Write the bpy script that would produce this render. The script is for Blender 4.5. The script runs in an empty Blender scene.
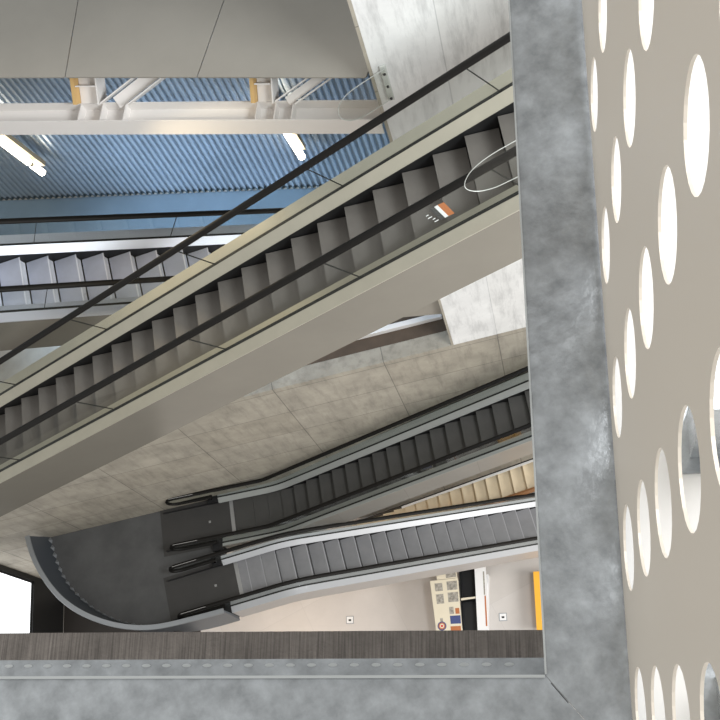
import bpy, bmesh, math, random
from mathutils import Vector, Matrix
random.seed(7)
R = math.radians
scn = bpy.context.scene
COL = scn.collection
T30 = math.tan(R(30))

# ------------------------------------------------------------------ materials
def mat(name, color, rough=.5, metal=0., spec=.5, noise=None, bump=None, emit=None):
    """principled material; noise=(scale, dark factor, light factor[, detail]) mottles the colour"""
    m = bpy.data.materials.new(name); m.use_nodes = True
    nt = m.node_tree; b = nt.nodes['Principled BSDF']
    b.inputs['Base Color'].default_value = (*color, 1)
    b.inputs['Roughness'].default_value = rough
    b.inputs['Metallic'].default_value = metal
    b.inputs['Specular IOR Level'].default_value = spec
    tc = nt.nodes.new('ShaderNodeTexCoord')
    if noise:
        n = nt.nodes.new('ShaderNodeTexNoise'); n.inputs['Scale'].default_value = noise[0]
        n.inputs['Detail'].default_value = 8; n.inputs['Roughness'].default_value = .62
        r = nt.nodes.new('ShaderNodeValToRGB')
        r.color_ramp.elements[0].position = .3; r.color_ramp.elements[1].position = .72
        r.color_ramp.elements[0].color = (*[min(1, c*noise[1]) for c in color], 1)
        r.color_ramp.elements[1].color = (*[min(1, c*noise[2]) for c in color], 1)
        nt.links.new(tc.outputs['Object'], n.inputs['Vector'])
        nt.links.new(n.outputs['Fac'], r.inputs['Fac'])
        nt.links.new(r.outputs['Color'], b.inputs['Base Color'])
        m['ramp'] = r.name
    if bump:
        n2 = nt.nodes.new('ShaderNodeTexNoise'); n2.inputs['Scale'].default_value = bump[0]; n2.inputs['Detail'].default_value = 6
        bp = nt.nodes.new('ShaderNodeBump'); bp.inputs['Strength'].default_value = bump[1]; bp.inputs['Distance'].default_value = .02
        nt.links.new(tc.outputs['Object'], n2.inputs['Vector'])
        nt.links.new(n2.outputs['Fac'], bp.inputs['Height']); nt.links.new(bp.outputs['Normal'], b.inputs['Normal'])
    if emit:
        b.inputs['Emission Color'].default_value = (*emit[0], 1); b.inputs['Emission Strength'].default_value = emit[1]
    return m

def add_joints(m, w, h, depth=.55, mortar=.006, offset=0., swap=False, stain=0.):
    """thin formwork joints (brick pattern in local x,z) darken the colour"""
    nt = m.node_tree; b = nt.nodes['Principled BSDF']
    src = b.inputs['Base Color'].links[0].from_socket
    tc = nt.nodes.new('ShaderNodeTexCoord'); sp = nt.nodes.new('ShaderNodeSeparateXYZ'); cb = nt.nodes.new('ShaderNodeCombineXYZ')
    nt.links.new(tc.outputs['Object'], sp.inputs[0])
    nt.links.new(sp.outputs['X'], cb.inputs['X']); nt.links.new(sp.outputs['Y' if swap else 'Z'], cb.inputs['Y'])
    br = nt.nodes.new('ShaderNodeTexBrick'); br.offset = offset; br.squash = 1
    br.inputs['Scale'].default_value = 1; br.inputs['Brick Width'].default_value = w; br.inputs['Row Height'].default_value = h
    br.inputs['Mortar Size'].default_value = mortar; br.inputs['Mortar Smooth'].default_value = .3
    br.inputs['Color1'].default_value = (1, 1, 1, 1); br.inputs['Color2'].default_value = (.93, .92, .9, 1)
    br.inputs['Mortar'].default_value = (depth, depth, depth, 1)
    nt.links.new(cb.outputs[0], br.inputs['Vector'])
    mx = nt.nodes.new('ShaderNodeMixRGB'); mx.blend_type = 'MULTIPLY'; mx.inputs[0].default_value = 1
    nt.links.new(src, mx.inputs[1]); nt.links.new(br.outputs['Color'], mx.inputs[2])
    out = mx.outputs[0]
    if stain:
        mp = nt.nodes.new('ShaderNodeMapping'); mp.inputs['Scale'].default_value = (5, 5, .8)
        n = nt.nodes.new('ShaderNodeTexNoise'); n.inputs['Scale'].default_value = 1.1; n.inputs['Detail'].default_value = 9; n.inputs['Roughness'].default_value = .7
        nt.links.new(tc.outputs['Object'], mp.inputs[0]); nt.links.new(mp.outputs[0], n.inputs['Vector'])
        rp = nt.nodes.new('ShaderNodeValToRGB'); rp.color_ramp.elements[0].position = .34; rp.color_ramp.elements[1].position = .52
        rp.color_ramp.elements[0].color = (stain, stain, stain, 1); rp.color_ramp.elements[1].color = (1, 1, 1, 1)
        m2 = nt.nodes.new('ShaderNodeMixRGB'); m2.blend_type = 'MULTIPLY'; m2.inputs[0].default_value = 1
        nt.links.new(n.outputs['Fac'], rp.inputs[0]); nt.links.new(out, m2.inputs[1]); nt.links.new(rp.outputs[0], m2.inputs[2])
        out = m2.outputs[0]
    nt.links.new(out, b.inputs['Base Color'])
    return m

def glass(name, tint, rough=.02, refl=.12):
    m = bpy.data.materials.new(name); m.use_nodes = True; nt = m.node_tree
    for n in list(nt.nodes): nt.nodes.remove(n)
    o = nt.nodes.new('ShaderNodeOutputMaterial'); t = nt.nodes.new('ShaderNodeBsdfTransparent'); g = nt.nodes.new('ShaderNodeBsdfGlossy')
    mx = nt.nodes.new('ShaderNodeMixShader'); lw = nt.nodes.new('ShaderNodeLayerWeight'); lw.inputs['Blend'].default_value = .5
    pw = nt.nodes.new('ShaderNodeMath'); pw.operation = 'POWER'; pw.inputs[1].default_value = 4
    ml = nt.nodes.new('ShaderNodeMath'); ml.operation = 'MULTIPLY_ADD'; ml.inputs[1].default_value = .12; ml.inputs[2].default_value = refl*.25
    t.inputs['Color'].default_value = (*tint, 1); g.inputs['Roughness'].default_value = rough
    nt.links.new(lw.outputs['Facing'], pw.inputs[0]); nt.links.new(pw.outputs[0], ml.inputs[0]); nt.links.new(ml.outputs[0], mx.inputs[0]); nt.links.new(t.outputs[0], mx.inputs[1]); nt.links.new(g.outputs[0], mx.inputs[2])
    nt.links.new(mx.outputs[0], o.inputs['Surface'])
    return m

M = {}
M['conc'] = add_joints(mat('concrete_tan', (.40, .365, .305), .85, noise=(1.3, .72, 1.14), bump=(9, .25)), 2.43, 1.35, .5, .012, stain=.76)
M['conc_white'] = add_joints(mat('concrete_pale', (.76, .76, .755), .8, noise=(1.1, .86, 1.1), bump=(9, .2)), 2.43, 60, .72, .008, stain=.74)
M['conc_slab'] = mat('concrete_slab', (.42, .40, .36), .85, noise=(1.5, .8, 1.15))
M['floor'] = add_joints(mat('floor_screed', (.56, .53, .505), .45, noise=(.5, .9, 1.08)), 2.6, 2.6, .86, .006, swap=True)
M['landing'] = mat('landing_floor', (.085, .085, .085), .6, noise=(1.2, .8, 1.3))
M['plate'] = mat('landing_plate', (.048, .046, .044), .5, noise=(2, .9, 1.1))
M['comb'] = mat('comb_aluminium', (.42, .42, .42), .4, .6)
M['black'] = mat('black_rubber', (.008, .007, .006), .55, spec=.22)
M['skirt'] = mat('black_skirt', (.010, .010, .011), .45)
M['gap'] = mat('black_groove', (.012, .012, .010), .6)
M['deckA'] = mat('deck_champagne', (.44, .415, .34), .42, .25, noise=(3, .95, 1.05))
M['cladA'] = mat('cladding_champagne', (.285, .265, .225), .16, .35, noise=(.8, .93, 1.05))
M['deckB'] = mat('deck_shaded', (.34, .35, .335), .45, .25)  # deck colour includes the shade lying on the climbing flight
M['cladB'] = add_joints(mat('cladding_grey', (.26, .245, .22), .4, .3, noise=(1, .94, 1.05)), 1.9, 60, .8, .01)
M['deckC'] = mat('deck_lit', (.50, .51, .53), .4, .25)  # deck colour includes the light falling on the descending flight
M['cladC'] = mat('cladding_silver', (.45, .42, .40), .5, .1)
M['deckD'] = mat('deck_blue_silver', (.60, .62, .68), .35, .4)
M['stepA'] = mat('step_grey', (.150, .138, .125), .6, .1, noise=(2.5, .9, 1.1))
M['stepB'] = mat('step_shaded', (.062, .060, .056), .6, .1, noise=(2.5, .9, 1.1))  # same steps as the descending flight, darkened for the shade here
M['stepC'] = mat('step_lit', (.24, .24, .25), .6, .1, noise=(2.5, .9, 1.1))  # lit copy of the climbing flight's steps, light put into the colour
M['stepD'] = mat('step_silver', (.54, .57, .68), .5, .15, noise=(2.5, .9, 1.1))
M['nose'] = mat('step_nosing', (.36, .36, .38), .5)
M['riser_lit'] = mat('step_riser_lit', (.85, .87, .95), .4)
M['glass'] = glass('clear_glass', (.972, .985, .98), .02, .08)
M['acrylic'] = glass('clear_acrylic', (.95, .955, .945), .03, .12)
M['edge'] = mat('acrylic_edge', (.55, .57, .54), .25)
M['corr'] = mat('corrugated_steel', (.34, .39, .44), .32, .55, noise=(.7, .85, 1.12))
M['truss'] = mat('white_paint', (.80, .77, .745), .5)
M['warm_lit'] = mat('flange_warm_lit', (.62, .40, .16), .55)
M['grey_panel'] = mat('grey_panel', (.41, .385, .34), .3, .4, noise=(.35, .9, 1.1))
M['tube'] = mat('tube_light', (1, 1, 1), .4, emit=((1, .90, .72), 10))
M['fixture'] = mat('fixture_grey', (.36, .30, .20), .5)
M['dark'] = mat('dark_panel', (.012, .012, .012), .5)
M['darkbrown'] = mat('dark_brown', (.10, .065, .04), .6)
M['steel'] = mat('galvanised_steel', (.40, .43, .455), .22, .5, noise=(26, .68, 1.3), bump=(60, .05))
M['steel_pale'] = mat('galvanised_pale', (.52, .55, .56), .4, .4)  # paler zinc for the lips and the painted light spots
M['ledge'] = mat('ledge_concrete', (.20, .18, .165), .9, noise=(9, .75, 1.2), bump=(70, .5))
M['perf'] = mat('perforated_sheet', (.80, .735, .64), .45, .12)
M['white'] = mat('white_lacquer', (.8, .8, .8), .4)
M['cream'] = mat('cream_print', (.72, .66, .52), .6)
M['bluefloor'] = mat('blue_floor', (.24, .32, .385), .22, .5, noise=(.8, .9, 1.1))
M['shade_dark'] = mat('dark_shade', (.035, .030, .027), .8)
M['shade_brown'] = mat('brown_shade', (.085, .058, .038), .8, noise=(3, .8, 1.15))
M['shadow_gap'] = mat('shadow_gap_strip', (.06, .085, .10), .6)
M['stone'] = mat('stone_warm_lit', (.74, .62, .44), .6, noise=(4, .93, 1.05))  # warm light on the treads put into the stone colour
M['wood'] = mat('brown_wood', (.28, .13, .05), .5)
M['amber'] = mat('amber_top', (.85, .42, .03), .45, noise=(5, .95, 1.05))
M['parapet'] = mat('parapet_inside', (.12, .135, .155), .35, .6)
M['rail_grey'] = mat('rail_grey', (.34, .36, .38), .35, .6)
M['chrome'] = mat('bright_metal', (.7, .7, .7), .15, 1.)
M['red'] = mat('red_mark', (.6, .02, .02), .4); M['green'] = mat('green_mark', (.03, .35, .12), .4)
M['navy'] = mat('navy_print', (.05, .07, .2), .6); M['rust'] = mat('rust_print', (.45, .15, .05), .6)
M['greyprint'] = mat('grey_print', (.33, .31, .27), .7, noise=(14, .5, 1.5)); M['ink'] = mat('ink', (.05, .05, .05), .6)
M['gallery'] = mat('gallery_floor', (.88, .88, .87), .6)
M['pane'] = mat('lit_pane', (.9, .95, 1), .3, emit=((.96, .98, 1), 2.2))

# brush marks running across the concrete ledge
_nt = M['ledge'].node_tree; _b = _nt.nodes['Principled BSDF']; _src = _b.inputs['Base Color'].links[0].from_socket
_tc = _nt.nodes.new('ShaderNodeTexCoord'); _mp = _nt.nodes.new('ShaderNodeMapping'); _mp.inputs['Scale'].default_value = (320, 8, 8)
_n = _nt.nodes.new('ShaderNodeTexNoise'); _n.inputs['Scale'].default_value = 1; _n.inputs['Detail'].default_value = 3
_rp = _nt.nodes.new('ShaderNodeValToRGB'); _rp.color_ramp.elements[0].position = .35; _rp.color_ramp.elements[1].position = .65
_rp.color_ramp.elements[0].color = (.62, .62, .62, 1); _rp.color_ramp.elements[1].color = (1.15, 1.15, 1.15, 1)
_mx = _nt.nodes.new('ShaderNodeMixRGB'); _mx.blend_type = 'MULTIPLY'; _mx.inputs[0].default_value = 1
_nt.links.new(_tc.outputs['Object'], _mp.inputs[0]); _nt.links.new(_mp.outputs[0], _n.inputs['Vector']); _nt.links.new(_n.outputs[0], _rp.inputs[0])
_nt.links.new(_src, _mx.inputs[1]); _nt.links.new(_rp.outputs[0], _mx.inputs[2]); _nt.links.new(_mx.outputs[0], _b.inputs['Base Color'])

# ------------------------------------------------------------------ mesh helpers
class MB:
    def __init__(s): s.v = []; s.f = []; s.m = []
    def add(s, vs, fs, mi=0):
        b = len(s.v); s.v += [tuple(v) for v in vs]; s.f += [tuple(i+b for i in f) for f in fs]; s.m += [mi]*len(fs); return s
    def box(s, x0, x1, y0, y1, z0, z1, mi=0):
        return s.add([(x0,y0,z0),(x1,y0,z0),(x1,y1,z0),(x0,y1,z0),(x0,y0,z1),(x1,y0,z1),(x1,y1,z1),(x0,y1,z1)],
                     [(3,2,1,0),(4,5,6,7),(0,1,5,4),(1,2,6,5),(2,3,7,6),(3,0,4,7)], mi)
    def loft(s, rings, mi=0, closed=False, cap=True):
        n = len(rings[0]); b = []
        for r in rings: b += list(r)
        fs = []
        K = len(rings)
        for i in range(K if closed else K-1):
            j = (i+1) % K
            for k in range(n):
                l = (k+1) % n
                fs.append((i*n+k, i*n+l, j*n+l, j*n+k))
        if cap and not closed:
            fs.append(tuple(range(n))[::-1]); fs.append(tuple((K-1)*n+k for k in range(n)))
        return s.add(b, fs, mi)
    def prism(s, poly, z0, z1, mi=0):
        n = len(poly)
        return s.add([(x,y,z0) for x,y in poly]+[(x,y,z1) for x,y in poly],
                     [tuple(range(n))[::-1], tuple(range(n,2*n))]+[(i,(i+1)%n,n+(i+1)%n,n+i) for i in range(n)], mi)
    def tube(s, pts, r, n=10, mi=0, closed=False):
        pts = [Vector(p) for p in pts]; rings = []; K = len(pts); up = Vector((0,0,1)); prev = None
        for i, p in enumerate(pts):
            a = pts[(i-1) % K] if (closed or i > 0) else p; c = pts[(i+1) % K] if (closed or i < K-1) else p
            t = (c-a).normalized()
            u = prev if prev is not None else (up if abs(t.z) < .9 else Vector((1,0,0)))
            u = (u - t*u.dot(t)).normalized(); prev = u; w = t.cross(u)
            rings.append([p+u*math.cos(q)*r+w*math.sin(q)*r for q in [2*math.pi*k/n for k in range(n)]])
        return s.loft(rings, mi, closed)
    def build(s, name, mats, parent=None, smooth=False):
        me = bpy.data.meshes.new(name); me.from_pydata(s.v, [], s.f)
        if not isinstance(mats, (list, tuple)): mats = [mats]
        for m in mats: me.materials.append(m)
        me.polygons.foreach_set('material_index', s.m)
        bm = bmesh.new(); bm.from_mesh(me); bmesh.ops.recalc_face_normals(bm, faces=bm.faces); bm.to_mesh(me); bm.free()
        if smooth:
            me.polygons.foreach_set('use_smooth', [True]*len(me.polygons)); me.set_sharp_from_angle(angle=R(40))
        o = bpy.data.objects.new(name, me); COL.objects.link(o)
        if parent: o.parent = parent
        return o

def tag(o, label=None, cat=None, group=None, kind=None):
    if label: o['label'] = label
    if cat: o['category'] = cat
    if group: o['group'] = group
    if kind: o['kind'] = kind
    return o
def thing(name, label, cat, loc=(0,0,0), rz=0., group=None):
    o = bpy.data.objects.new(name, None); COL.objects.link(o); o.location = loc; o.rotation_euler = (0,0,rz); o.empty_display_size = .3
    return tag(o, label, cat, group)
def struct(o, label=None, cat=None): return tag(o, label, cat, None, 'structure')
def place(o, loc, rz): o.location = loc; o.rotation_euler = (0,0,rz); return o

# ------------------------------------------------------------------ escalators
D1, D2, HH, OB, GB = .08, .21, .705, .812, .62     # deck heights above the nosing line, handrail height, outer deck edge, glass line
def make_path(sa, sb, sg, zl=None, Rr=1.6):
    P = []
    if zl is None:
        n = max(2, int((sb-sa)/1.0))
        for i in range(n+1):
            s = sa+(sb-sa)*i/n; P.append((s, sg*s*T30, math.atan(sg*T30)))
        return P
    sw = zl/(sg*T30); T = Rr*math.tan(R(15))
    for i in range(4): P.append((sa+(sw-T-sa)*i/4, zl, 0.))
    for i in range(13):
        a = R(30)*i/12
        P.append((sw-T+Rr*math.sin(a), zl+sg*Rr*(1-math.cos(a)), sg*a))
    s0 = P[-1][0]
    n = max(2, int(sb-s0))
    for i in range(1, n+1):
        s = s0+(sb-s0)*i/n; P.append((s, sg*s*T30, sg*R(30)))
    return P
def zat(P, s):
    for a, b in zip(P, P[1:]):
        if a[0] <= s <= b[0]: return a[1]+(b[1]-a[1])*(s-a[0])/max(1e-9, b[0]-a[0])
    return P[0][1] if s < P[0][0] else P[-1][1]+(s-P[-1][0])*math.tan(P[-1][2])
def off(p, y, n): return (p[0]-n*math.sin(p[2]), y, p[1]+n*math.cos(p[2]))
def sweep(P, sec, name, m, parent, smooth=False):
    return MB().loft([[off(p, y, n) for y, n in sec] for p in P]).build(name, m, parent, smooth)
def clip_path(P, sa, sb):
    def at(s):
        for a, b in zip(P, P[1:]):
            if a[0] <= s <= b[0]:
                t = (s-a[0])/max(1e-9, b[0]-a[0]); return (s, a[1]+(b[1]-a[1])*t, a[2]+(b[2]-a[2])*t)
        return P[-1]
    return [at(sa)]+[p for p in P if sa+1e-4 < p[0] < sb-1e-4]+[at(sb)]

def escalator(label, o, heading, sg, sa, sb, k0, k1, mats, depth, zl=None, comb=None, panel0=0., nosing=0, obs=(OB, OB), group=None):
    """local x runs along the escalator, y to its left; sg = +1 climbs along +x, -1 falls along +x"""
    t = thing('escalator', label, 'escalator', o, heading, group)
    deck, clad, step = M[mats[0]], M[mats[1]], M[mats[2]]
    P = make_path(sa, sb, sg, zl)
    Pd = clip_path(P, comb-.35, sb) if comb is not None else P          # balustrade starts beside the comb
    for sd in (1, -1):
        ob = obs[0] if sd == 1 else obs[1]
        sweep(P, [(sd*.515,-.45),(sd*.515,.10),(sd*.53,.10),(sd*.53,-.45)], 'skirt_panel', M['skirt'], t)
        sweep(Pd, [(sd*.476,.118),(sd*.476,.128),(sd*.605,D2),(sd*.605,D2-.04),(sd*.535,.118)], 'inner_deck', deck, t)
        sweep(Pd, [(sd*.605,D2+.004),(sd*.645,D2+.004),(sd*.645,D2-.05),(sd*.605,D2-.05)], 'glass_channel', M['gap'], t)
        sweep(Pd, [(sd*.645,D2),(sd*ob,D2),(sd*ob,D2-.02),(sd*.645,D2-.02)], 'outer_deck', deck, t)
        sweep(Pd, [(sd*(ob-.004),D2-.022),(sd*(ob-.03),D2-.022),(sd*(ob-.03),-depth),(sd*(ob-.004),-depth)], 'side_cladding', clad, t)
        # glass panels, one part each
        a = Pd[0][0]; cuts = [a]; s = panel0
        while s < a+.5: s += 2.0
        while s < sb-.4: cuts.append(s); s += 2.0
        cuts.append(sb)
        for q in range(len(cuts)-1):
            seg = clip_path(P, cuts[q]+.004, cuts[q+1]-.004)
            if q and comb is None: sweep(clip_path(P, cuts[q]-.0038, cuts[q]+.0038), [(sd*GB-.007,D2+.005),(sd*GB+.007,D2+.005),(sd*GB+.007,D2+HH-.03),(sd*GB-.007,D2+HH-.03)], 'glass_joint', M['gap'], t)
            sweep(seg, [(sd*GB-.005,D2+.005),(sd*GB+.005,D2+.005),(sd*GB+.005,D2+HH-.03),(sd*GB-.005,D2+HH-.03)], 'glass_panel', M['glass'], t)
        # handrail: flattened rubber profile; at a landing it loops down into the newel box
        hp = [(p[0]-(D2+HH)*math.sin(p[2]), p[1]+(D2+HH)*math.cos(p[2]), p[2]) for p in P]
        if comb is not None:
            e = comb-1.35; rr = .27
            hp = [p for p in hp if p[0] > e+.05]; zt = hp[0][1]
            loop = [(comb-.45, zt-2*rr, math.pi), (e+.1, zt-2*rr, math.pi)]
            for i in range(13):
                q = -math.pi/2-math.pi*i/12
                loop.append((e+rr*math.cos(q), zt-rr+rr*math.sin(q), math.pi-math.pi*i/12))
            hp = loop+hp
        sec = [(math.cos(q)*.052, math.sin(q)*.03) for q in [2*math.pi*k/12 for k in range(12)]]
        hr = sweep(hp, [(sd*GB+y, n) for y, n in sec], 'handrail', M['black'], t, True)
        if comb is not None:
            zt = hp[-1][1] if False else zl+D2+HH
            # rounded glass end inside the handrail loop
            e = comb-1.35
            ring = [(comb-.36, zt-.04), (comb-.36, zl+.1)]+[(e+.24*math.cos(q)+.0, zt-.28+.24*math.sin(q)) for q in [-math.pi/2-math.pi*i/10 for i in range(11)]]
            MB().add([(x, sd*GB-.005, z) for x, z in ring]+[(x, sd*GB+.005, z) for x, z in ring],
                     [tuple(range(len(ring)))[::-1], tuple(range(len(ring), 2*len(ring)))]+[(i, (i+1) % len(ring), len(ring)+(i+1) % len(ring), len(ring)+i) for i in range(len(ring))]).build('glass_end', M['glass'], t)
            nb = MB().box(comb-.62, comb-.352, sd*.66-.15, sd*.66+.15, zl+.0, zl+D2+.01).build('newel_box', M['skirt'], t)
            MB().box(comb-.56, comb-.50, sd*.60-.03, sd*.60+.03, zl+D2+.0105, zl+D2+.03).build('indicator', M['red' if (sd == -1 and sg == 1) else 'green'] if sd == -1 else M['chrome'], nb)
            MB().tube([(e-.12, sd*GB-.0, zt+.03), (comb-.8, sd*GB-.0, zt+.03)], .006, 6).build('handrail_guide', M['chrome'], hr)
    # underside
    sweep(P, [(-(obs[1]-.031),-depth+.02),(obs[0]-.031,-depth+.02),(obs[0]-.031,-depth),(-(obs[1]-.031),-depth)], 'soffit', clad, t)
    # steps
    d = .4
    for k in range(k0, k1+1):
        s = d*k; z = zat(P, s); zn = zat(P, s-d) if sg > 0 else zat(P, s+d)
        h = max(.02, z-zn)
        dr = 1 if sg > 0 else -1                                        # tread runs back from the nosing
        prof = [(0, 0), (.022, 0), (.394, 0), (.394, -.05), (.12, -.16), (.05, -h-.03)]
        prof += [(.012+.026*math.sin(math.pi*.9*(1-q)), -h*(q)) for q in (.95, .7, .4, .15)]
        n = len(prof); W = .505
        mb = MB()
        vs = [(s+dr*x, -W, z+zz) for x, zz in prof]+[(s+dr*x, W, z+zz) for x, zz in prof]
        fs = [tuple(range(n)), tuple(range(2*n-1, n-1, -1))]+[(i, n+i, n+(i+1) % n, (i+1) % n) for i in range(n)]
        mb.add(vs, fs); 
        if nosing == 1: mb.m[2] = 1                                     # pale strip on the nosing
        if nosing == 2:                                                 # light on riser and nosing, put into the colour
            for q in (2, 7, 8, 9, 10, 11): mb.m[q] = 1
        mb.build('step', [step, M['riser_lit' if nosing == 2 else 'nose']], t)
    if comb is not None:
        MB().box(comb-.10, comb+.0, -.505, .505, zl-.03, zl+.012).build('comb_plate', M['comb'], t)
        MB().box(comb+.001, comb+.5, -.504, .504, zl-.05, zl-.012).build('comb_floor', step, t)
        lp = MB().box(comb-2.05, comb-.105, -.645, .645, zl-.03, zl+.008).build('floor_plate', M['plate'], t)
        MB().box(comb-.72, comb-.66, .02, .08, zl+.0081, zl+.012).build('lock_cover', M['comb'], lp)
        MB().box(comb-2.05, comb-.4, -obs[1]+.01, obs[0]-.01, zl-.6, zl-.031).build('pit_casing', M['dark'], t)
    return t

ZL = 5.711; UF = 12.35
A = escalator('long champagne escalator crossing the hall from lower left to upper right, nearest of all',
    (-5.5493, 8.2596, 18.1314), -.29709, 1, -4.4, 11.6, -10, 28, ('deckA', 'cladA', 'stepA'), .80, panel0=-3.42)
oB = (-2.1481, 8.6042, 6.6414); swB = (ZL-oB[2])/T30
B = escalator('shaded grey escalator climbing from the curved landing beside the tan concrete wall',
    oB, -.30157, 1, swB-3.3, 9.6, -7, 23, ('deckB', 'cladB', 'stepB'), .74, zl=ZL-oB[2], comb=swB-1.35, panel0=.3, obs=(OB, .72))
oC = (-2.1139, 7.2016, 4.4981); swC = (ZL-oC[2])/-T30
C_ = escalator('grey escalator with brightly lit silver decks going down from the curved landing to the floor',
    oC, -.20658, -1, swC-3.3, 6.6, -9, 15, ('deckC', 'cladC', 'stepC'), .70, zl=ZL-oC[2], comb=swC-1.35, panel0=.3, nosing=1, obs=(.72, OB))
D_ = escalator('blue-lit escalator with silver steps going down in front of the corrugated steel wall',
    (-4.2876, 10.5041, 18.3901), -.19912, -1, -4.6, 10.0, -10, 24, ('deckD', 'cladA', 'stepD'), .80, panel0=-3.8, nosing=2)

# safety sticker on the near glass of the champagne escalator
st = MB()
ang = R(30)
def slope_pt(s, n, y): return (s*math.cos(ang)-n*math.sin(ang), y, s*math.sin(ang)+n*math.cos(ang))
def sl_quad(mb, pts, mi):
    mb.add([slope_pt(s, n, -.612) for s, n in pts]+[slope_pt(s, n, -.614) for s, n in pts], [(0,1,2,3),(7,6,5,4),(0,4,5,1),(1,5,6,2),(2,6,7,3),(3,7,4,0)], mi)
sl_quad(st, [(8.97,.45),(9.03,.45),(9.10,.74),(9.04,.74)], 0)
sl_quad(st, [(9.03,.45),(9.075,.45),(9.145,.74),(9.10,.74)], 1)
sl_quad(st, [(9.075,.45),(9.15,.44),(9.22,.73),(9.145,.74)], 2)
for q in range(4): sl_quad(st, [(8.905+.02*(q % 2),.47+.06*q),(8.96,.47+.06*q),(8.965,.485+.06*q),(8.91+.02*(q % 2),.485+.06*q)], 1)
tag(st.build('safety_sticker', [M['ink'], M['white'], M['rust']], A), 'white and orange striped sticker on the glass')

# ------------------------------------------------------------------ setting: concrete walls, slabs, floor
HW = R(-15.5)
# lower tan wall (local x along wall)
def wall_pt(x, y=0): return (-6.614+x*math.cos(HW)-y*math.sin(HW), 10.653+x*math.sin(HW)+y*math.cos(HW))
w = MB().box(-5.62, 16, 0, .35, 0, UF-.002).build('wall_far', M['conc']); place(w, (-6.614, 10.653, 0), HW); struct(w)
w = MB().box(8.80, 16, -.001, .34, UF, 26).build('wall_upper', M['conc_white']); place(w, (-6.614, 10.653, 0), HW); struct(w)
w = MB().box(8.755, 8.799, -.012, .345, UF, 26).build('trim_1', M['conc']); place(w, (-6.614, 10.653, 0), HW); struct(w)
# upper floor behind the wall, carrying the corrugated wall
w = MB().box(-12, 16, .352, 9.5, UF-.45, UF).build('floor_upper', M['conc_slab']); place(w, (-6.614, 10.653, 0), HW); struct(w)
# big ground floor
struct(MB().box(-40, 40, -40, 45, -.3, 0).build('floor', M['floor']))
w = MB().box(2.5, 8.74, .353, 3.2, UF+.0005, UF+.006).build('floor_shade_upper', M['shade_brown']); place(w, (-6.614, 10.653, 0), HW); struct(w)  # shade on the upper floor, put in as a dark brown sheet
# corrugated wall, heading -29.8 deg, ribs vertical
HC = R(-29.8)
mb = MB(); pitch = .142; prof = []
x = -12.0
while x < 13.0:
    prof += [(x, 0), (x+.055, 0), (x+.075, -.04), (x+.122, -.04)]; x += pitch
back = [(prof[-1][0], .06), (prof[0][0], .06)]
z0, z1 = UF+.001, 26
n = len(prof)
mb.add([(a, b, z0) for a, b in prof]+[(a, b, z1) for a, b in prof], [(i, i+1, n+i+1, n+i) for i in range(n-1)])
mb.box(prof[0][0], prof[-1][0], .01, .08, z0, z1)
cz_ = MB(); cz_.add([(a, b-.012, z0+.001) for a, b in prof]+[(a, b-.012, z0+.10) for a, b in prof], [(i, i+1, n+i+1, n+i) for i in range(n-1)])
w = cz_.build('wall_gap_shade', M['shadow_gap']); place(w, (-2.677, 15.379, 0), HC); struct(w)  # shade of the gap at the wall foot, put in as a dark strip
w = MB().box(-12, 12, -2.9, -.06, UF+.0005, UF+.012).build('floor_strip', M['bluefloor']); place(w, (-2.677, 15.379, 0), HC); struct(w)
w = mb.build('wall_corrugated', M['corr']); place(w, (-2.677, 15.379, 0), HC); struct(w)
# left end wall with the bright window beside the corner
HL = R(-112)          # runs from the corner towards the camera
cx, cy = -11.99, 12.15
mb = MB()
mb.box(0, 12, -.35, 0, 0, 2.12); mb.box(0, .16, -.35, 0, 2.12, 5.7); mb.box(0, 12, -.35, 0, 5.7, 9); mb.box(5, 12, -.35, 0, 2.12, 5.7)
w = mb.build('wall_left', M['dark']); place(w, (cx, cy, 0), HL); struct(w)
fr = MB(); fr.box(.16, 5, -.10, -.04, 2.12, 2.18); fr.box(.16, 5, -.10, -.04, 5.64, 5.7); fr.box(.16, .22, -.10, -.04, 2.18, 5.64); fr.box(4.94, 5, -.10, -.04, 2.18, 5.64)
wn = fr.build('window_1', M['dark']); place(wn, (cx, cy, 0), HL); struct(wn)
MB().box(.22, 4.94, -.085, -.07, 2.18, 5.64).build('window_pane', M['pane'], wn)

struct(place(MB().box(.36, 11, .02, 4.6, .001, .006).build('floor_shade_lower', M['shade_dark']), (cx, cy, 0), HL))  # shade under the landing, put in as a dark sheet
# curved landing
base = [(-9.838,11.558),(-9.891,10.992),(-9.889,10.497),(-9.83,10.081),(-9.683,9.659),(-9.50,9.28),(-9.243,8.877),(-8.87,8.446),(-8.389,8.077),(-7.98,7.82),(-7.55,7.64),(-7.1,7.45),(-6.6,7.31),(-6.02,7.19)]
top = [(-10.056,11.482),(-10.101,11.021),(-10.07,10.525),(-9.966,9.996),(-9.779,9.459),(-9.511,9.001),(-9.194,8.606),(-8.815,8.237),(-8.459,7.967),(-8.087,7.744),(-7.722,7.582),(-7.392,7.479),(-6.921,7.36),(-6.442,7.24),(-6.01,7.14)]
edge = [(-10.02,11.55)]+[(x-.0, y) for x, y in top[1:]]
wl = [wall_pt(5.6, -.003), wall_pt(-3.3, -.003)]
poly = [(-9.86,11.545)]+base[1:]+[(-4.86, 7.02), (-4.2, 9.95)]
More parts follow.
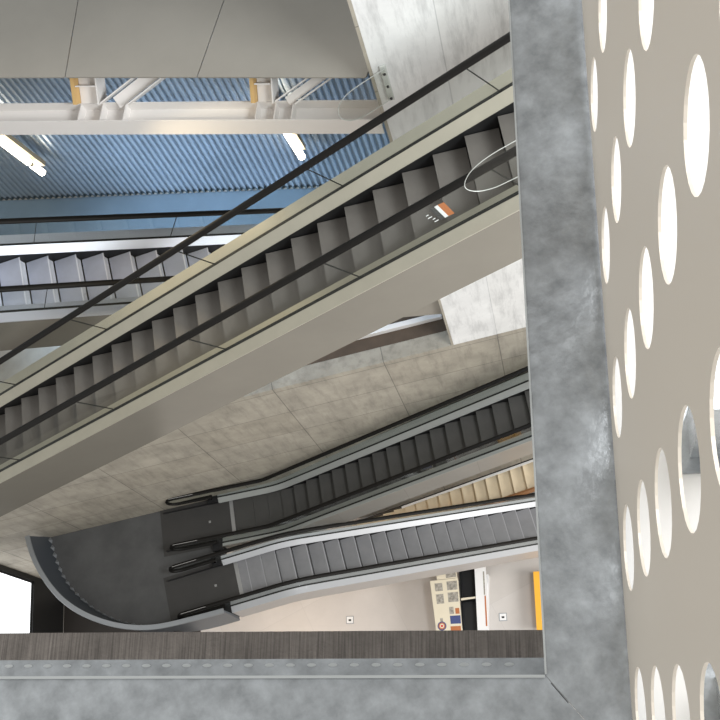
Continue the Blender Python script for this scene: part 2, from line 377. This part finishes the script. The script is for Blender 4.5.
# keep the slab on the hall side of the wall face
slab_poly = [wall_pt(-3.35, -.004)]+base[1:]+[(-5.93,8.0), (-5.42,9.6), wall_pt(.9, -.004)]
struct(MB().prism(slab_poly, ZL-.5, ZL).build('floor_landing', M['landing']))
tp = thing('curved_parapet', 'grey curved metal parapet around the rounded end of the dark landing', 'parapet', (-8.4, 8.2, ZL))
off0 = Vector((-8.4, 8.2, ZL))
def resample(pts, n):
    L = [0]
    for a, b in zip(pts, pts[1:]): L.append(L[-1]+math.dist(a, b))
    out = []
    for i in range(n):
        d = L[-1]*i/(n-1)
        for k in range(len(L)-1):
            if L[k] <= d <= L[k+1]+1e-9:
                q = (d-L[k])/(L[k+1]-L[k]); out.append((pts[k][0]+(pts[k+1][0]-pts[k][0])*q, pts[k][1]+(pts[k+1][1]-pts[k][1])*q)); break
    return out
def smooth_pts(p, it=3):
    for _ in range(it): p = [p[0]]+[((a[0]+2*b[0]+c[0])/4, (a[1]+2*b[1]+c[1])/4) for a, b, c in zip(p, p[1:], p[2:])]+[p[-1]]
    return p
tp_pts = smooth_pts(resample(top, 60), 6); bs_pts = smooth_pts(resample(base, 60), 6)
def normals(p):
    out = []
    for i in range(len(p)):
        a = p[max(0, i-1)]; b = p[min(len(p)-1, i+1)]; d = Vector((b[0]-a[0], b[1]-a[1])).normalized(); out.append(Vector((d.y, -d.x)))   # to the outside
    return out
nt_ = normals(tp_pts); nb_ = normals(bs_pts)
def loc3(x, y, z): return (x-off0.x, y-off0.y, z-off0.z)
sgn = 1 if (nt_[20].x*(tp_pts[20][0]+7.6)+nt_[20].y*(tp_pts[20][1]-10)) > 0 else -1
rings = []
for p, nn in zip(tp_pts, nt_):
    q = nn*sgn
    rings.append([loc3(p[0]+q.x*a, p[1]+q.y*a, ZL+z) for a, z in [(-.07, .99), (-.06, 1.02), (.06, 1.02), (.07, .99), (.06, .96), (-.06, .96)]])
MB().loft(rings).build('top_rail', M['rail_grey'], tp, True)
rings = []
for p, b, nn in zip(tp_pts, bs_pts, nt_):
    q = nn*sgn
    rings.append([loc3(b[0], b[1], ZL+.002), loc3(p[0]-q.x*.02, p[1]-q.y*.02, ZL+.955), loc3(p[0]+q.x*.02, p[1]+q.y*.02, ZL+.955), loc3(b[0]+q.x*.10, b[1]+q.y*.10, ZL-.5), loc3(b[0]+q.x*.004, b[1]+q.y*.004, ZL-.5)])
MB().loft(rings).build('parapet_panel', M['parapet'], tp, True)
for i in range(1, 22):                                                  # light triangles reflected along the foot, built as small solids
    f = i*1.9; k = int(f)
    if k > 46: break
    b = Vector(bs_pts[k]); tpv = Vector(tp_pts[k]); d = (Vector(bs_pts[k+1])-b).normalized(); q = -(nt_[k]*sgn)
    a0 = b+q*.01-d*.10; a1 = b+q*.01+d*.10; tipb = b+(tpv-b)*.16+q*.02
    MB().add([loc3(a0.x, a0.y, ZL+.004), loc3(a1.x, a1.y, ZL+.004), loc3(b.x+q.x*.05, b.y+q.y*.05, ZL+.004), loc3(tipb.x, tipb.y, ZL+.16)],
             [(0,1,2),(0,1,3),(1,2,3),(2,0,3)]).build('light_triangle', M['rail_grey'], tp)

# ------------------------------------------------------------------ stair under the escalators
HE = R(-17)
tE = thing('staircase', 'cream lit stone stair rising between the two lower escalators', 'staircase', (.153, 8.438, 1.95), HE)
for k in range(-9, 12):
    if .2*k+1.95 < .15: continue
    x = .37*k; z = .2*k
    MB().add([(x, 0, z), (x+.40, 0, z), (x+.40, 0, z-.12), (x+.03, 0, z-.26), (x+.012, 0, z-.10), (x, -.74, z), (x+.40, -.74, z), (x+.40, -.74, z-.12), (x+.03, -.74, z-.26), (x+.012, -.74, z-.10)],
             [(0,1,2,3,4),(9,8,7,6,5),(0,5,6,1),(1,6,7,2),(2,7,8,3),(3,8,9,4),(4,9,5,0)]).build('stair_step', M['stone'], tE)
def sl(xa, xb, ya, yb, za, zb): return MB().add(
    [(xa,ya,xa*.5405+za),(xb,ya,xb*.5405+za),(xb,yb,xb*.5405+za),(xa,yb,xa*.5405+za),(xa,ya,xa*.5405+zb),(xb,ya,xb*.5405+zb),(xb,yb,xb*.5405+zb),(xa,yb,xa*.5405+zb)],
    [(3,2,1,0),(4,5,6,7),(0,1,5,4),(1,2,6,5),(2,3,7,6),(3,0,4,7)])
sl(-2.9, 4.4, .015, .045, -.25, .05).build('wall_string', M['dark'], tE)
sl(-1.2, 4.4, -.055, .0, .03, .075).build('white_rail', M['white'], tE)
sl(-2.9, 4.4, -.80, -.745, -.28, .04).build('wooden_string', M['wood'], tE)
sl(-2.9, 4.4, -.744, .014, -.33, -.28).build('stair_soffit', M['conc_slab'], tE)

# ------------------------------------------------------------------ steel truss in front of the corrugated wall
cA = Vector((-3.296, 11.673, 20.85)); cB = Vector((1.80, 8.39, 20.85)); HT = math.atan2(cB.y-cA.y, cB.x-cA.x)
tt = thing('steel_truss', 'white painted steel truss with stiffened chord spanning below the grey panels', 'truss', cA, HT)
LT = (cB-cA).length
XL = -1.5
FH, FD = .36, .30
MB().box(XL, LT, 0, .018, -FH, 0).build('flange', M['truss'], tt)
MB().box(XL, LT, FD, FD+.018, -FH, 0).build('flange', M['truss'], tt)
MB().box(XL, LT, .018, FD, -FH/2-.008, -FH/2+.008).build('web', M['truss'], tt)
def tx(x, y): return (Vector((x, y, 20.85))-cA).dot(Vector((math.cos(HT), math.sin(HT), 0)))
nodes = [(-1.986,10.817),(-1.696,10.627),(-1.396,10.431),(.284,9.353),(.511,9.205),(.723,9.066)]
nx = [tx(*p) for p in nodes]
for x in nx: MB().box(x-.008, x+.008, .019, FD-.001, -FH/2+.009, -.005).build('stiffener', M['truss'], tt)
th = R(42); ct, sn = math.cos(th), math.sin(th)
def inc(x, q, r):                                                        # q along the raking truss plane, r across it
    return (x, FD/2+q*ct-r*sn, -.12+q*sn+r*ct)
def bar(x0, q0, x1, q1, wx, r0, r1, name, m, parent):
    d = Vector((x1-x0, q1-q0)).normalized(); p = Vector((-d.y, d.x))*wx/2
    c = [(x0+p.x, q0+p.y), (x0-p.x, q0-p.y), (x1-p.x, q1-p.y), (x1+p.x, q1+p.y)]
    return MB().add([inc(a, b, r0) for a, b in c]+[inc(a, b, r1) for a, b in c], [(0,1,2,3),(7,6,5,4),(0,4,5,1),(1,5,6,2),(2,6,7,3),(3,7,4,0)]).build(name, m, parent)
for i in (0, 3):
    xa, xb, xc = nx[i], nx[i+1], nx[i+2]; w_ = xb-xa
    Q = 1.12
    p = bar(xa+w_/2, .20, xa+w_/2, Q, w_-.03, -.008, .008, 'post_web', M['truss'], tt)
    bar(xa-.02, .20, xa-.02, Q, .055, -.15, .15, 'post_flange', M['warm_lit'] if True else M['truss'], tt)  # warm light on this flange put into its orange colour
    bar(xb, .20, xb, Q, .018, -.15, .15, 'post_flange', M['truss'], tt)
    bar(xa+.02, .46, xb-.02, .46, .018, .009, .15, 'post_stiffener', M['truss'], tt)
    g = .92
    bar(xb+.03, .22, xb+.03+g*1.55, .22+g, .018, -.14, .14, 'brace_flange', M['truss'], tt)
    bar(xc+.06, .18, xc+.06+g*1.55, .18+g, .018, -.14, .14, 'brace_flange', M['truss'], tt)
    bar((xb+xc)/2+.045, .20, (xb+xc)/2+.045+g*1.55, .20+g, (xc-xb)*.55-.02, -.008, .008, 'brace_web', M['truss'], tt)

# grey cladding panels above the truss: three sheets with open joints
G = 21.75
def lerp(a, b, t): return (a[0]+(b[0]-a[0])*t, a[1]+(b[1]-a[1])*t)
f0, f1 = (-5.0, 12.99), (1.80, 8.466); u_ = Vector((f1[0]-f0[0], f1[1]-f0[1])).normalized()
ja0, ja1 = (-1.735, 10.831), (-1.105, 11.952); jb0, jb1 = (-.128, 9.758), (.697, 10.70)
def ext(a, b, k): return (a[0]+(b[0]-a[0])*k, a[1]+(b[1]-a[1])*k)
def sh(p, d): return (p[0]+u_.x*d, p[1]+u_.y*d)
ja1, jb1 = ext(ja0, ja1, 2.6), ext(jb0, jb1, 2.6)
l1 = (-2.6, 16.2); r1 = (3.9, 10.6); g_ = .008
for pl in ([f0, sh(ja0,-g_), sh(ja1,-g_), l1], [sh(ja0,g_), sh(jb0,-g_), sh(jb1,-g_), sh(ja1,g_)], [sh(jb0,g_), f1, r1, sh(jb1,g_)]):
    struct(MB().prism(pl, G-.025, G).build('ceiling_panel', M['grey_panel']))

# ------------------------------------------------------------------ tube lights hung along the corrugated ribs
def tube_light(label, p0, p1, gap=None):
    a, b = Vector(p0), Vector(p1)
    t = thing('tube_light', label, 'wall light', b, HC, 'tube lights on the corrugated wall')
    ax = a-b; inv = Matrix.Rotation(-HC, 3, 'Z'); ax = inv @ ax; L = ax.length; d = ax.normalized()
    def rod(q0, q1, r, name, m, yo=0, parent=t):
        return MB().tube([d*q0+Vector((0, yo, 0)), d*q1+Vector((0, yo, 0))], r, 12).build(name, m, parent, True)
    if gap:
        rod(0, gap-.05, .075, 'tube', M['tube']); rod(gap-.049, gap+.049, .06, 'coupling', M['fixture']); rod(gap+.05, L, .075, 'tube', M['tube'])
    else: rod(0, L, .075, 'tube', M['tube'])
    p = d*.1+Vector((0, .17, 0)); q = d*L+Vector((0, .17, 0))
    MB().loft([[p+Vector((x, y, 0)) for x, y in ((-.06,-.05),(.10,-.05),(.10,.05),(-.06,.05))], [q+Vector((x, y, 0)) for x, y in ((-.06,-.05),(.10,-.05),(.10,.05),(-.06,.05))]]).build('housing', M['fixture'], t)
    m = d*(L*.5)
    MB().box(m.x-.03, m.x+.03, .2, .30, m.z-.03, m.z+.03).build('bracket', M['fixture'], t)
    return t
tube_light('long glowing tube light with a separate lit end section, left of the other one', (-4.66, 16.03, 16.6), (-4.193, 15.777, 14.119), .42)
tube_light('short glowing tube light on the corrugated wall below the right end of the truss', (.78, 12.965, 16.3), (.939, 12.873, 14.241))

# ------------------------------------------------------------------ acrylic guards
def guard(label, pts, hdir, er, bracket=None):
    base_ = Vector(pts[0]); t = thing('acrylic_guard', label, 'safety guard', base_)
    P3 = [Vector(p)-base_ for p in pts]
    # round the outline
    for _ in range(2):
        q = [P3[0]]
        for a, b in zip(P3, P3[1:]): q += [a*.75+b*.25, a*.25+b*.75]
        P3 = q+[P3[-1]]
    nn = Vector((-math.sin(hdir), math.cos(hdir), 0))*.005; n = len(P3)
    MB().add([p-nn for p in P3]+[p+nn for p in P3], [tuple(range(n)), tuple(range(2*n-1, n-1, -1))]).build('guard_sheet', M['acrylic'], t)
    MB().tube(P3, er, 6).build('guard_edge', M['edge'], t)
    if bracket:
        br = MB().loft([[Vector(p)-base_ for p in bracket[0]], [Vector(p)-base_ for p in bracket[1]]]).build('bracket', M['edge'], t)
    return t
g1 = [(2.021,8.248,22.066),(1.715,8.333,21.908),(1.468,8.401,21.758),(1.339,8.437,21.569),(1.288,8.451,21.381),(1.334,8.438,21.214),(1.48,8.398,21.141),(1.697,8.338,21.228),(2.03,8.246,21.42)]
ch, sh_ = math.cos(HW), math.sin(HW)
def wp(x, y, z): p = wall_pt(x, y); return (p[0], p[1], z)
t = guard('clear rounded guard sheet bolted to the left edge of the pale upper wall', [(p[0]-.008, p[1]-.03, p[2]) for p in g1], HW, .006,
      ([wp(8.9,-.005,21.35), wp(8.98,-.005,21.35), wp(8.98,-.005,22.1), wp(8.9,-.005,22.1)], [wp(8.9,-.03,21.35), wp(8.98,-.03,21.35), wp(8.98,-.03,22.1), wp(8.9,-.03,22.1)]))
for z in (21.45, 21.72, 21.99):
    p = Vector(wp(8.94, -.031, z))-Vector(g1[0]); q = Vector(wp(8.94, -.05, z))-Vector(g1[0])
    MB().tube([p, q], .018, 8).build('bolt', M['skirt'], t)
g2 = [(2.5,4.805,24.95),(2.19,4.9,24.77),(1.958,4.971,24.635),(1.781,5.025,24.465),(1.70,5.05,24.292),(1.68,5.056,24.147),(1.744,5.036,24.049),(1.845,5.005,24.008),(1.979,4.964,24.021),(2.155,4.911,24.111),(2.5,4.805,24.25)]
guard('clear rounded guard sheet beside the near handrail, half hidden by the steel beam', g2, R(-17), .004)

# ------------------------------------------------------------------ white edge beam on the upper floor left of the pale wall
tag(place(MB().box(5.6, 8.70, .63, .74, UF+.007, UF+.15).build('edge_beam', M['truss']), (-6.614, 10.653, 0), HW), 'low white beam lying on the upper floor behind the pale wall edge', 'beam')

# ------------------------------------------------------------------ things on the ground floor
def floor_box(label, x, y, rz):
    t = thing('floor_box', label, 'floor box', (x, y, 0), rz, 'floor boxes')
    MB().box(-.12,.12,-.12,.12,.001,.012).build('frame', M['rail_grey'], t)
    lid = MB().box(-.095,.095,-.095,.095,.0121,.02).build('lid', M['white'], t)
    MB().box(-.04,.04,-.035,.02,.0201,.026).build('handle', M['skirt'], lid)
floor_box('small square floor box on the pinkish floor below the silver escalator', -4.046, 6.786, R(-25))
floor_box('small square floor box on the grey floor beside the amber bench', .127, 4.698, R(-25))

# brochure stand: cream tray with printed pictures, two open black bins, white side rail
HK = R(-27)
ks = thing('brochure_stand', 'cream brochure counter with printed pictures and two open black bins', 'counter', (-.9, 5.2, 0), HK)
inv = Matrix.Rotation(-HK, 3, 'Z')
def kl(p, z=None): 
    v = inv @ (Vector((p[0], p[1], 0))-Vector((-.9, 5.2, 0))); return (v.x, v.y)
def kq(name, pts, z0, z1, m, parent=ks): return MB().prism([kl(p) for p in pts], z0, z1).build(name, m, parent)
tl, tr, br_, bl = (-1.282,6.498), (-.503,6.184), (-1.434,4.012), (-2.079,4.345)
kq('tray', [tl, tr, br_, bl], .80, .90, M['cream'])
kq('map_tray', [(-1.013,6.624), (-.43,6.446), (-.513,6.20), (-1.08,6.43)], .80, .905, M['cream'])
def onboard(u, v): return lerp(lerp(tl, tr, u), lerp(bl, br_, u), v)
def pic(u0, u1, v0, v1, m): kq('picture', [onboard(u0,v0), onboard(u1,v0), onboard(u1,v1), onboard(u0,v1)], .9005, .906, M[m])
for a in [(.15,.42,.04,.14,'greyprint'),(.58,.95,.03,.14,'greyprint'),(.15,.42,.18,.30,'greyprint'),(.58,.95,.17,.29,'greyprint'),(.22,.36,.36,.44,'cream'),
          (.58,.74,.35,.44,'greyprint'),(.80,.95,.37,.44,'rust'),(.58,.97,.46,.56,'navy'),(.20,.30,.48,.58,'greyprint'),(.56,.95,.59,.71,'rust'),(.10,.50,.78,.83,'navy'),(.56,.94,.75,.83,'rust')]: pic(*a)
c0 = onboard(.24, .58); cl_ = kl(c0)
for r_, m, z in ((.13,'navy',.907),(.10,'rust',.909),(.065,'cream',.911),(.035,'red',.913)):
    MB().prism([(cl_[0]+r_*math.cos(q), cl_[1]+r_*math.sin(q)) for q in [2*math.pi*k/20 for k in range(20)]], .9005, z).build('round_print', M[m], ks)
kq('map_print', [(-.75,6.52), (-.47,6.435), (-.53,6.24), (-.82,6.35)], .906, .91, M['greyprint'])
# open bins: walls and dark bottoms
def bin_(a, b, c, d, name):
    kq(name, [a, b, c, d], .42, .45, M['skirt'])
    for p, q in ((a,b),(b,c),(c,d),(d,a)):
        v = Vector((q[0]-p[0], q[1]-p[1])).normalized(); n_ = Vector((-v.y, v.x))*.02
        kq(name+'_wall', [p, q, (q[0]+n_.x, q[1]+n_.y), (p[0]+n_.x, p[1]+n_.y)], .45, .89, M['skirt'])
bin_((-.337,6.43), (.085,6.272), (-.30,5.47), (-.70,5.625), 'bin')
bin_((-.73,5.56), (-.33,5.41), (-.98,4.02), (-1.39,4.20), 'bin')
kq('bin_divider', [(-.70,5.615), (-.30,5.46), (-.33,5.415), (-.73,5.56)], .45, .92, M['cream'])
kq('side_rail', [(.112,6.30), (.429,6.222), (-.64,3.98), (-.93,4.12)], .70, .93, M['white'])
kq('side_text', [(.235,6.0), (.275,5.985), (-.02,5.37), (-.06,5.39)], .9301, .933, M['greyprint'])
kq('side_text', [(-.06,5.36), (-.02,5.34), (-.40,4.55), (-.44,4.57)], .9301, .933, M['rust'])
kq('stand_base', [(-1.25,6.40), (.35,5.95), (-.70,4.05), (-2.0,4.40)], .001, .41, M['white'])
for p in ((-1.2,6.3), (-1.9,4.55), (-1.6,4.3), (-.6,6.05)):
    q = kl(p); MB().box(q[0]-.03, q[0]+.03, q[1]-.03, q[1]+.03, .41, .80).build('leg', M['white'], ks)
q = kl((-.1,5.3)); MB().box(q[0]-.04, q[0]+.04, q[1]-.5, q[1]+.5, .41, .70).build('leg', M['white'], ks)

bn = thing('bench', 'amber yellow bench on the grey floor at the right edge of the opening', 'bench', (1.35, 4.45, 0), R(-26))
mb = MB().box(-.22, .55, -.78, .92, .42, .50); mb.build('seat', M['amber'], bn)
for sx in (-.12, .45):
    for sy in (-.65, .8): MB().box(sx-.04, sx+.04, sy-.04, sy+.04, .001, .42).build('leg', M['darkbrown'], bn)

# ------------------------------------------------------------------ gallery edge at the camera: steel frame, ledge, perforated panel
ZF = 32.063
HF = R(-27)
# bottom beam and side beam, mitred at the corner
tb = thing('steel_beam', 'mottled galvanised steel beam along the bottom of the opening', 'steel beam', (.017, .115, ZF), 0, 'galvanised beams of the opening')
def rel(p, o): return (p[0]-o[0], p[1]-o[1])
o_ = (.017, .115)
MB().prism([rel(p, o_) for p in [(-.694,.477), (.017,.115), (.0555,-.0445), (-.05,-.01), (-.76,.31)]], -.012, 0).build('top_plate', M['steel'], tb)
MB().prism([rel(p, o_) for p in [(-.694,.477), (.017,.115), (.0155,.1118), (-.6955,.4738)]], .0005, .005).build('bright_lip', M['steel_pale'], tb)
ts = thing('steel_beam', 'wide galvanised steel beam along the right side of the opening', 'steel beam', (.017, .115, ZF), 0, 'galvanised beams of the opening')
MB().prism([rel(p, o_) for p in [(.529,1.142), (.0175,.1155), (.0560,-.0440), (.105,.05), (.625,1.074)]], -.012, 0).build('top_plate', M['steel'], ts)
MB().prism([rel(p, o_) for p in [(.529,1.142), (.0175,.1155), (.0197,.1145), (.5312,1.141)]], .0005, .004).build('edge_lip', M['steel_pale'], ts)
MB().tube([(.002, -.012, .0002), (.009, -.042, .0002)], .0005, 5).build('mitre_seam', M['skirt'], ts)
# lower steel ledge; light falling through the holes put in as pale ovals
tl_ = thing('steel_ledge', 'narrow galvanised ledge with painted oval light spots below the bottom beam', 'ledge', (.017, .115, 31.96))
a0, a1 = (-.737,.534), (.03,.1425); o2 = (.017,.115)
dirv = Vector((a1[0]-a0[0], a1[1]-a0[1])).normalized(); inn = Vector((dirv.y, -dirv.x))
MB().prism([rel(p, o2) for p in [a0, a1, (a1[0]+inn.x*.12, a1[1]+inn.y*.12), (a0[0]+inn.x*.12, a0[1]+inn.y*.12)]], -.006, 0).build('ledge_plate', M['steel'], tl_)
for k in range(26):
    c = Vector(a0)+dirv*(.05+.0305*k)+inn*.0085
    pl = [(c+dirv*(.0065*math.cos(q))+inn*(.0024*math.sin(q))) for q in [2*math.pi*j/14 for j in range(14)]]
    MB().prism([rel(p, o2) for p in pl], .0002, .0008).build('light_spot', M['steel_pale'], tl_)
# concrete slab edge below
w = MB().prism([(x, y) for x, y in [(0, 0), (1.045, 0), (1.045, -.35), (0, -.35)]], -.22, 0).build('floor_ledge', M['ledge'])
HSl = math.atan2(.202-.668, .06+.846); place(w, (-.846, .668, 31.7), HSl); struct(w)

# perforated sheet: a rectangle with round holes on a skewed grid, 3 mm thick
P0 = Vector((.305,.451,32.062)); U = Vector((.108,.336,-.936)).normalized(); V_ = Vector((-.443,-.826,-.347)); V_ = (V_-U*V_.dot(U)).normalized(); N = U.cross(V_)
pp = thing('perforated_panel', 'tall beige perforated metal sheet with round holes at the right edge', 'perforated panel', P0)
O0 = Vector((-.189,.239)); ga = Vector((-.1465,-.0505)); gb = Vector((-.064,.1805)); RH = .0515
cell = []
bm_v = []; bm_f = []
def p3(u, v, d): return tuple(U*u+V_*v+N*d)
# each grid cell is a parallelogram with a round hole; cells tile the sheet
NS = 24
holes_mb = MB()
def gpos(i, j): return Vector((-.189-.146*i-.061*j+.0045*j*j, .239+.168*j-.0105*j*j+(-.046+.0085*j)*i)) if j <= 0 else Vector((-.189-.146*i-.064*j, .239+.1785*j+(-.046+.004*j)*i))
def left_edge(v): return -.0112-.3469*v           # sheet stops at the side beam
for i in range(-3, 7):
    for j in range(-7, 4):
        c = gpos(i, j)
        ring = [c+Vector((math.cos(q), math.sin(q)))*RH for q in [2*math.pi*k/NS for k in range(NS)]]
        corners = [gpos(i+.5*sa, j+.5*sb) for sa, sb in ((1,1),(-1,1),(-1,-1),(1,-1))]
        outer = []                                                       # where each ray meets the cell outline
        for k in range(NS):
            q = 2*math.pi*k/NS; d = Vector((math.cos(q), math.sin(q))); best = None
            for p, r in zip(corners, corners[1:]+corners[:1]):
                e = r-p; det = d.x*-e.y+e.x*d.y
                if abs(det) < 1e-9: continue
                w_ = p-c; tt_ = (w_.x*-e.y+e.x*w_.y)/det; uu_ = (d.x*w_.y-d.y*w_.x)/det
                if tt_ > 0 and -1e-6 <= uu_ <= 1+1e-6: best = tt_
            outer.append((c+d*best,))
        # add exact corners
        pts = []
        for k in range(NS):
            pts.append(outer[k][0])
        lim = [left_edge(p.y) for p in pts]
        if all(p.x > l for p, l in zip(pts, lim)): continue
        skip_hole = any(p.x > left_edge(p.y)-.004 for p in ring)
        def cl(p): return Vector((min(p.x, left_edge(p.y)), p.y))
        if skip_hole:
            cc = [cl(p) for p in corners]
            for z_, rev in ((-.0015, False), (.0015, True)):
                idx = (0,1,2,3) if rev else (3,2,1,0)
                holes_mb.add([p3(p.x, p.y, z_) for p in cc], [idx])
            continue
        # insert the corners between the ray points
        seq = []
        ang_c = sorted([((math.atan2((p-c).y, (p-c).x)) % (2*math.pi), p) for p in corners], key=lambda t_: t_[0])
        allp = sorted([((2*math.pi*k/NS), pts[k]) for k in range(NS)]+ang_c, key=lambda t_: t_[0])
        outr = [cl(p) for _, p in allp]; inr = [c+Vector((math.cos(q), math.sin(q)))*RH for q, _ in allp]
        n = len(allp)
        vs = [p3(p.x, p.y, -.0015) for p in outr]+[p3(p.x, p.y, -.0015) for p in inr]+[p3(p.x, p.y, .0015) for p in outr]+[p3(p.x, p.y, .0015) for p in inr]
        fs = []
        for k in range(n):
            l = (k+1) % n
            fs += [(k, l, n+l, n+k), (2*n+k, 3*n+k, 3*n+l, 2*n+l), (n+k, n+l, 3*n+l, 3*n+k)]
        holes_mb.add(vs, fs)
holes_mb.build('sheet', M['perf'], pp)
# gallery floor beyond the sheet, bright under its own lamps
gu = Vector((math.cos(HF), math.sin(HF)))
gf = MB().box(-.055, 3.2, -2.2, 2.6, -.15, 0).build('floor_gallery', M['gallery']); place(gf, (.335+.012, .44, 32.03), HF); struct(gf)

w = MB().box(-3, 3, -.13, .13, 0, .35).build('reflected_bar', M['darkbrown']); place(w, (1.02, 1.86, 35.0), HF); struct(w)  # unseen bar added overhead for the dark band mirrored in the steel
def stub(label, x, y, h):
    t = thing('stub_post', label, 'stub post', (x, y, 32.03), HF, 'stub posts behind the perforated sheet')
    MB().box(-.03,.03,-.03,.03,.006,h).build('post', M['steel'], t); MB().box(-.05,.05,-.05,.05,.0005,.006).build('foot', M['steel'], t)
stub('grey galvanised stub post seen through a hole right of the middle of the sheet', .365, .285, .22)
stub('grey galvanised stub post seen through the hole in the bottom right corner', .215, -.02, .2)
# ------------------------------------------------------------------ lights
def area(name, loc, target, size, power, color=(1,1,1), sy=None):
    l = bpy.data.lights.new(name, 'AREA'); l.energy = power; l.color = color; l.size = size
    if sy: l.shape = 'RECTANGLE'; l.size_y = sy
    o = bpy.data.objects.new(name, l); COL.objects.link(o); o.location = loc
    o.rotation_euler = (Vector(target)-Vector(loc)).to_track_quat('-Z', 'Y').to_euler(); return o
W = bpy.data.worlds.new('World'); scn.world = W; W.use_nodes = True
bg = W.node_tree.nodes['Background']; bg.inputs[0].default_value = (1., .985, .95, 1); bg.inputs[1].default_value = .72
area('gallery_lamp', (1.6, .6, 34.6), (1.2, .2, 32), 1.4, 60)
area('roof_light', (7, -2, 30), (2.5, 8, 19), 5, 2600, (.95, .98, 1))
area('low_window', (9, -2, 9), (1.5, 6, 1), 5, 1350, (1, .98, .95))
bl = area('blue_daylight', (-9, 13.0, 15.8), (0, 12.9, 13.4), 3.0, 360, (.58, .76, 1)); bl.data.spread = R(58)
wl_ = area('warm_fill', (-1.6, 9.7, 21.5), (-1.2, 8.2, 19.6), .7, 45, (1, .80, .50)); wl_.data.spread = R(140)  # unseen lamp added to warm the far deck and the truss
wf = area('warm_undercroft_lamp', (-6.4, 7.4, 4.6), (-5.0, 6.6, 0), 1.0, 110, (1, .80, .62))

# ------------------------------------------------------------------ camera
cam = bpy.data.cameras.new('camera'); co = bpy.data.objects.new('camera', cam); COL.objects.link(co); scn.camera = co
right = Vector((.88076,-.43573,-.18549)); down = Vector((-.47357,-.81038,-.34498)); fwd = Vector((0,.39169,-.92010))
co.matrix_world = Matrix(((right.x,-down.x,-fwd.x,0),(right.y,-down.y,-fwd.y,0),(right.z,-down.z,-fwd.z,33.5),(0,0,0,1)))
cam.sensor_width = 36; cam.lens = 1091.69/720*36; cam.clip_start = .05; cam.clip_end = 200
scn.view_settings.view_transform = 'Standard'; scn.view_settings.look = 'None'; scn.view_settings.gamma = 1
scn.view_settings.use_curve_mapping = False; scn.view_settings.exposure = 0
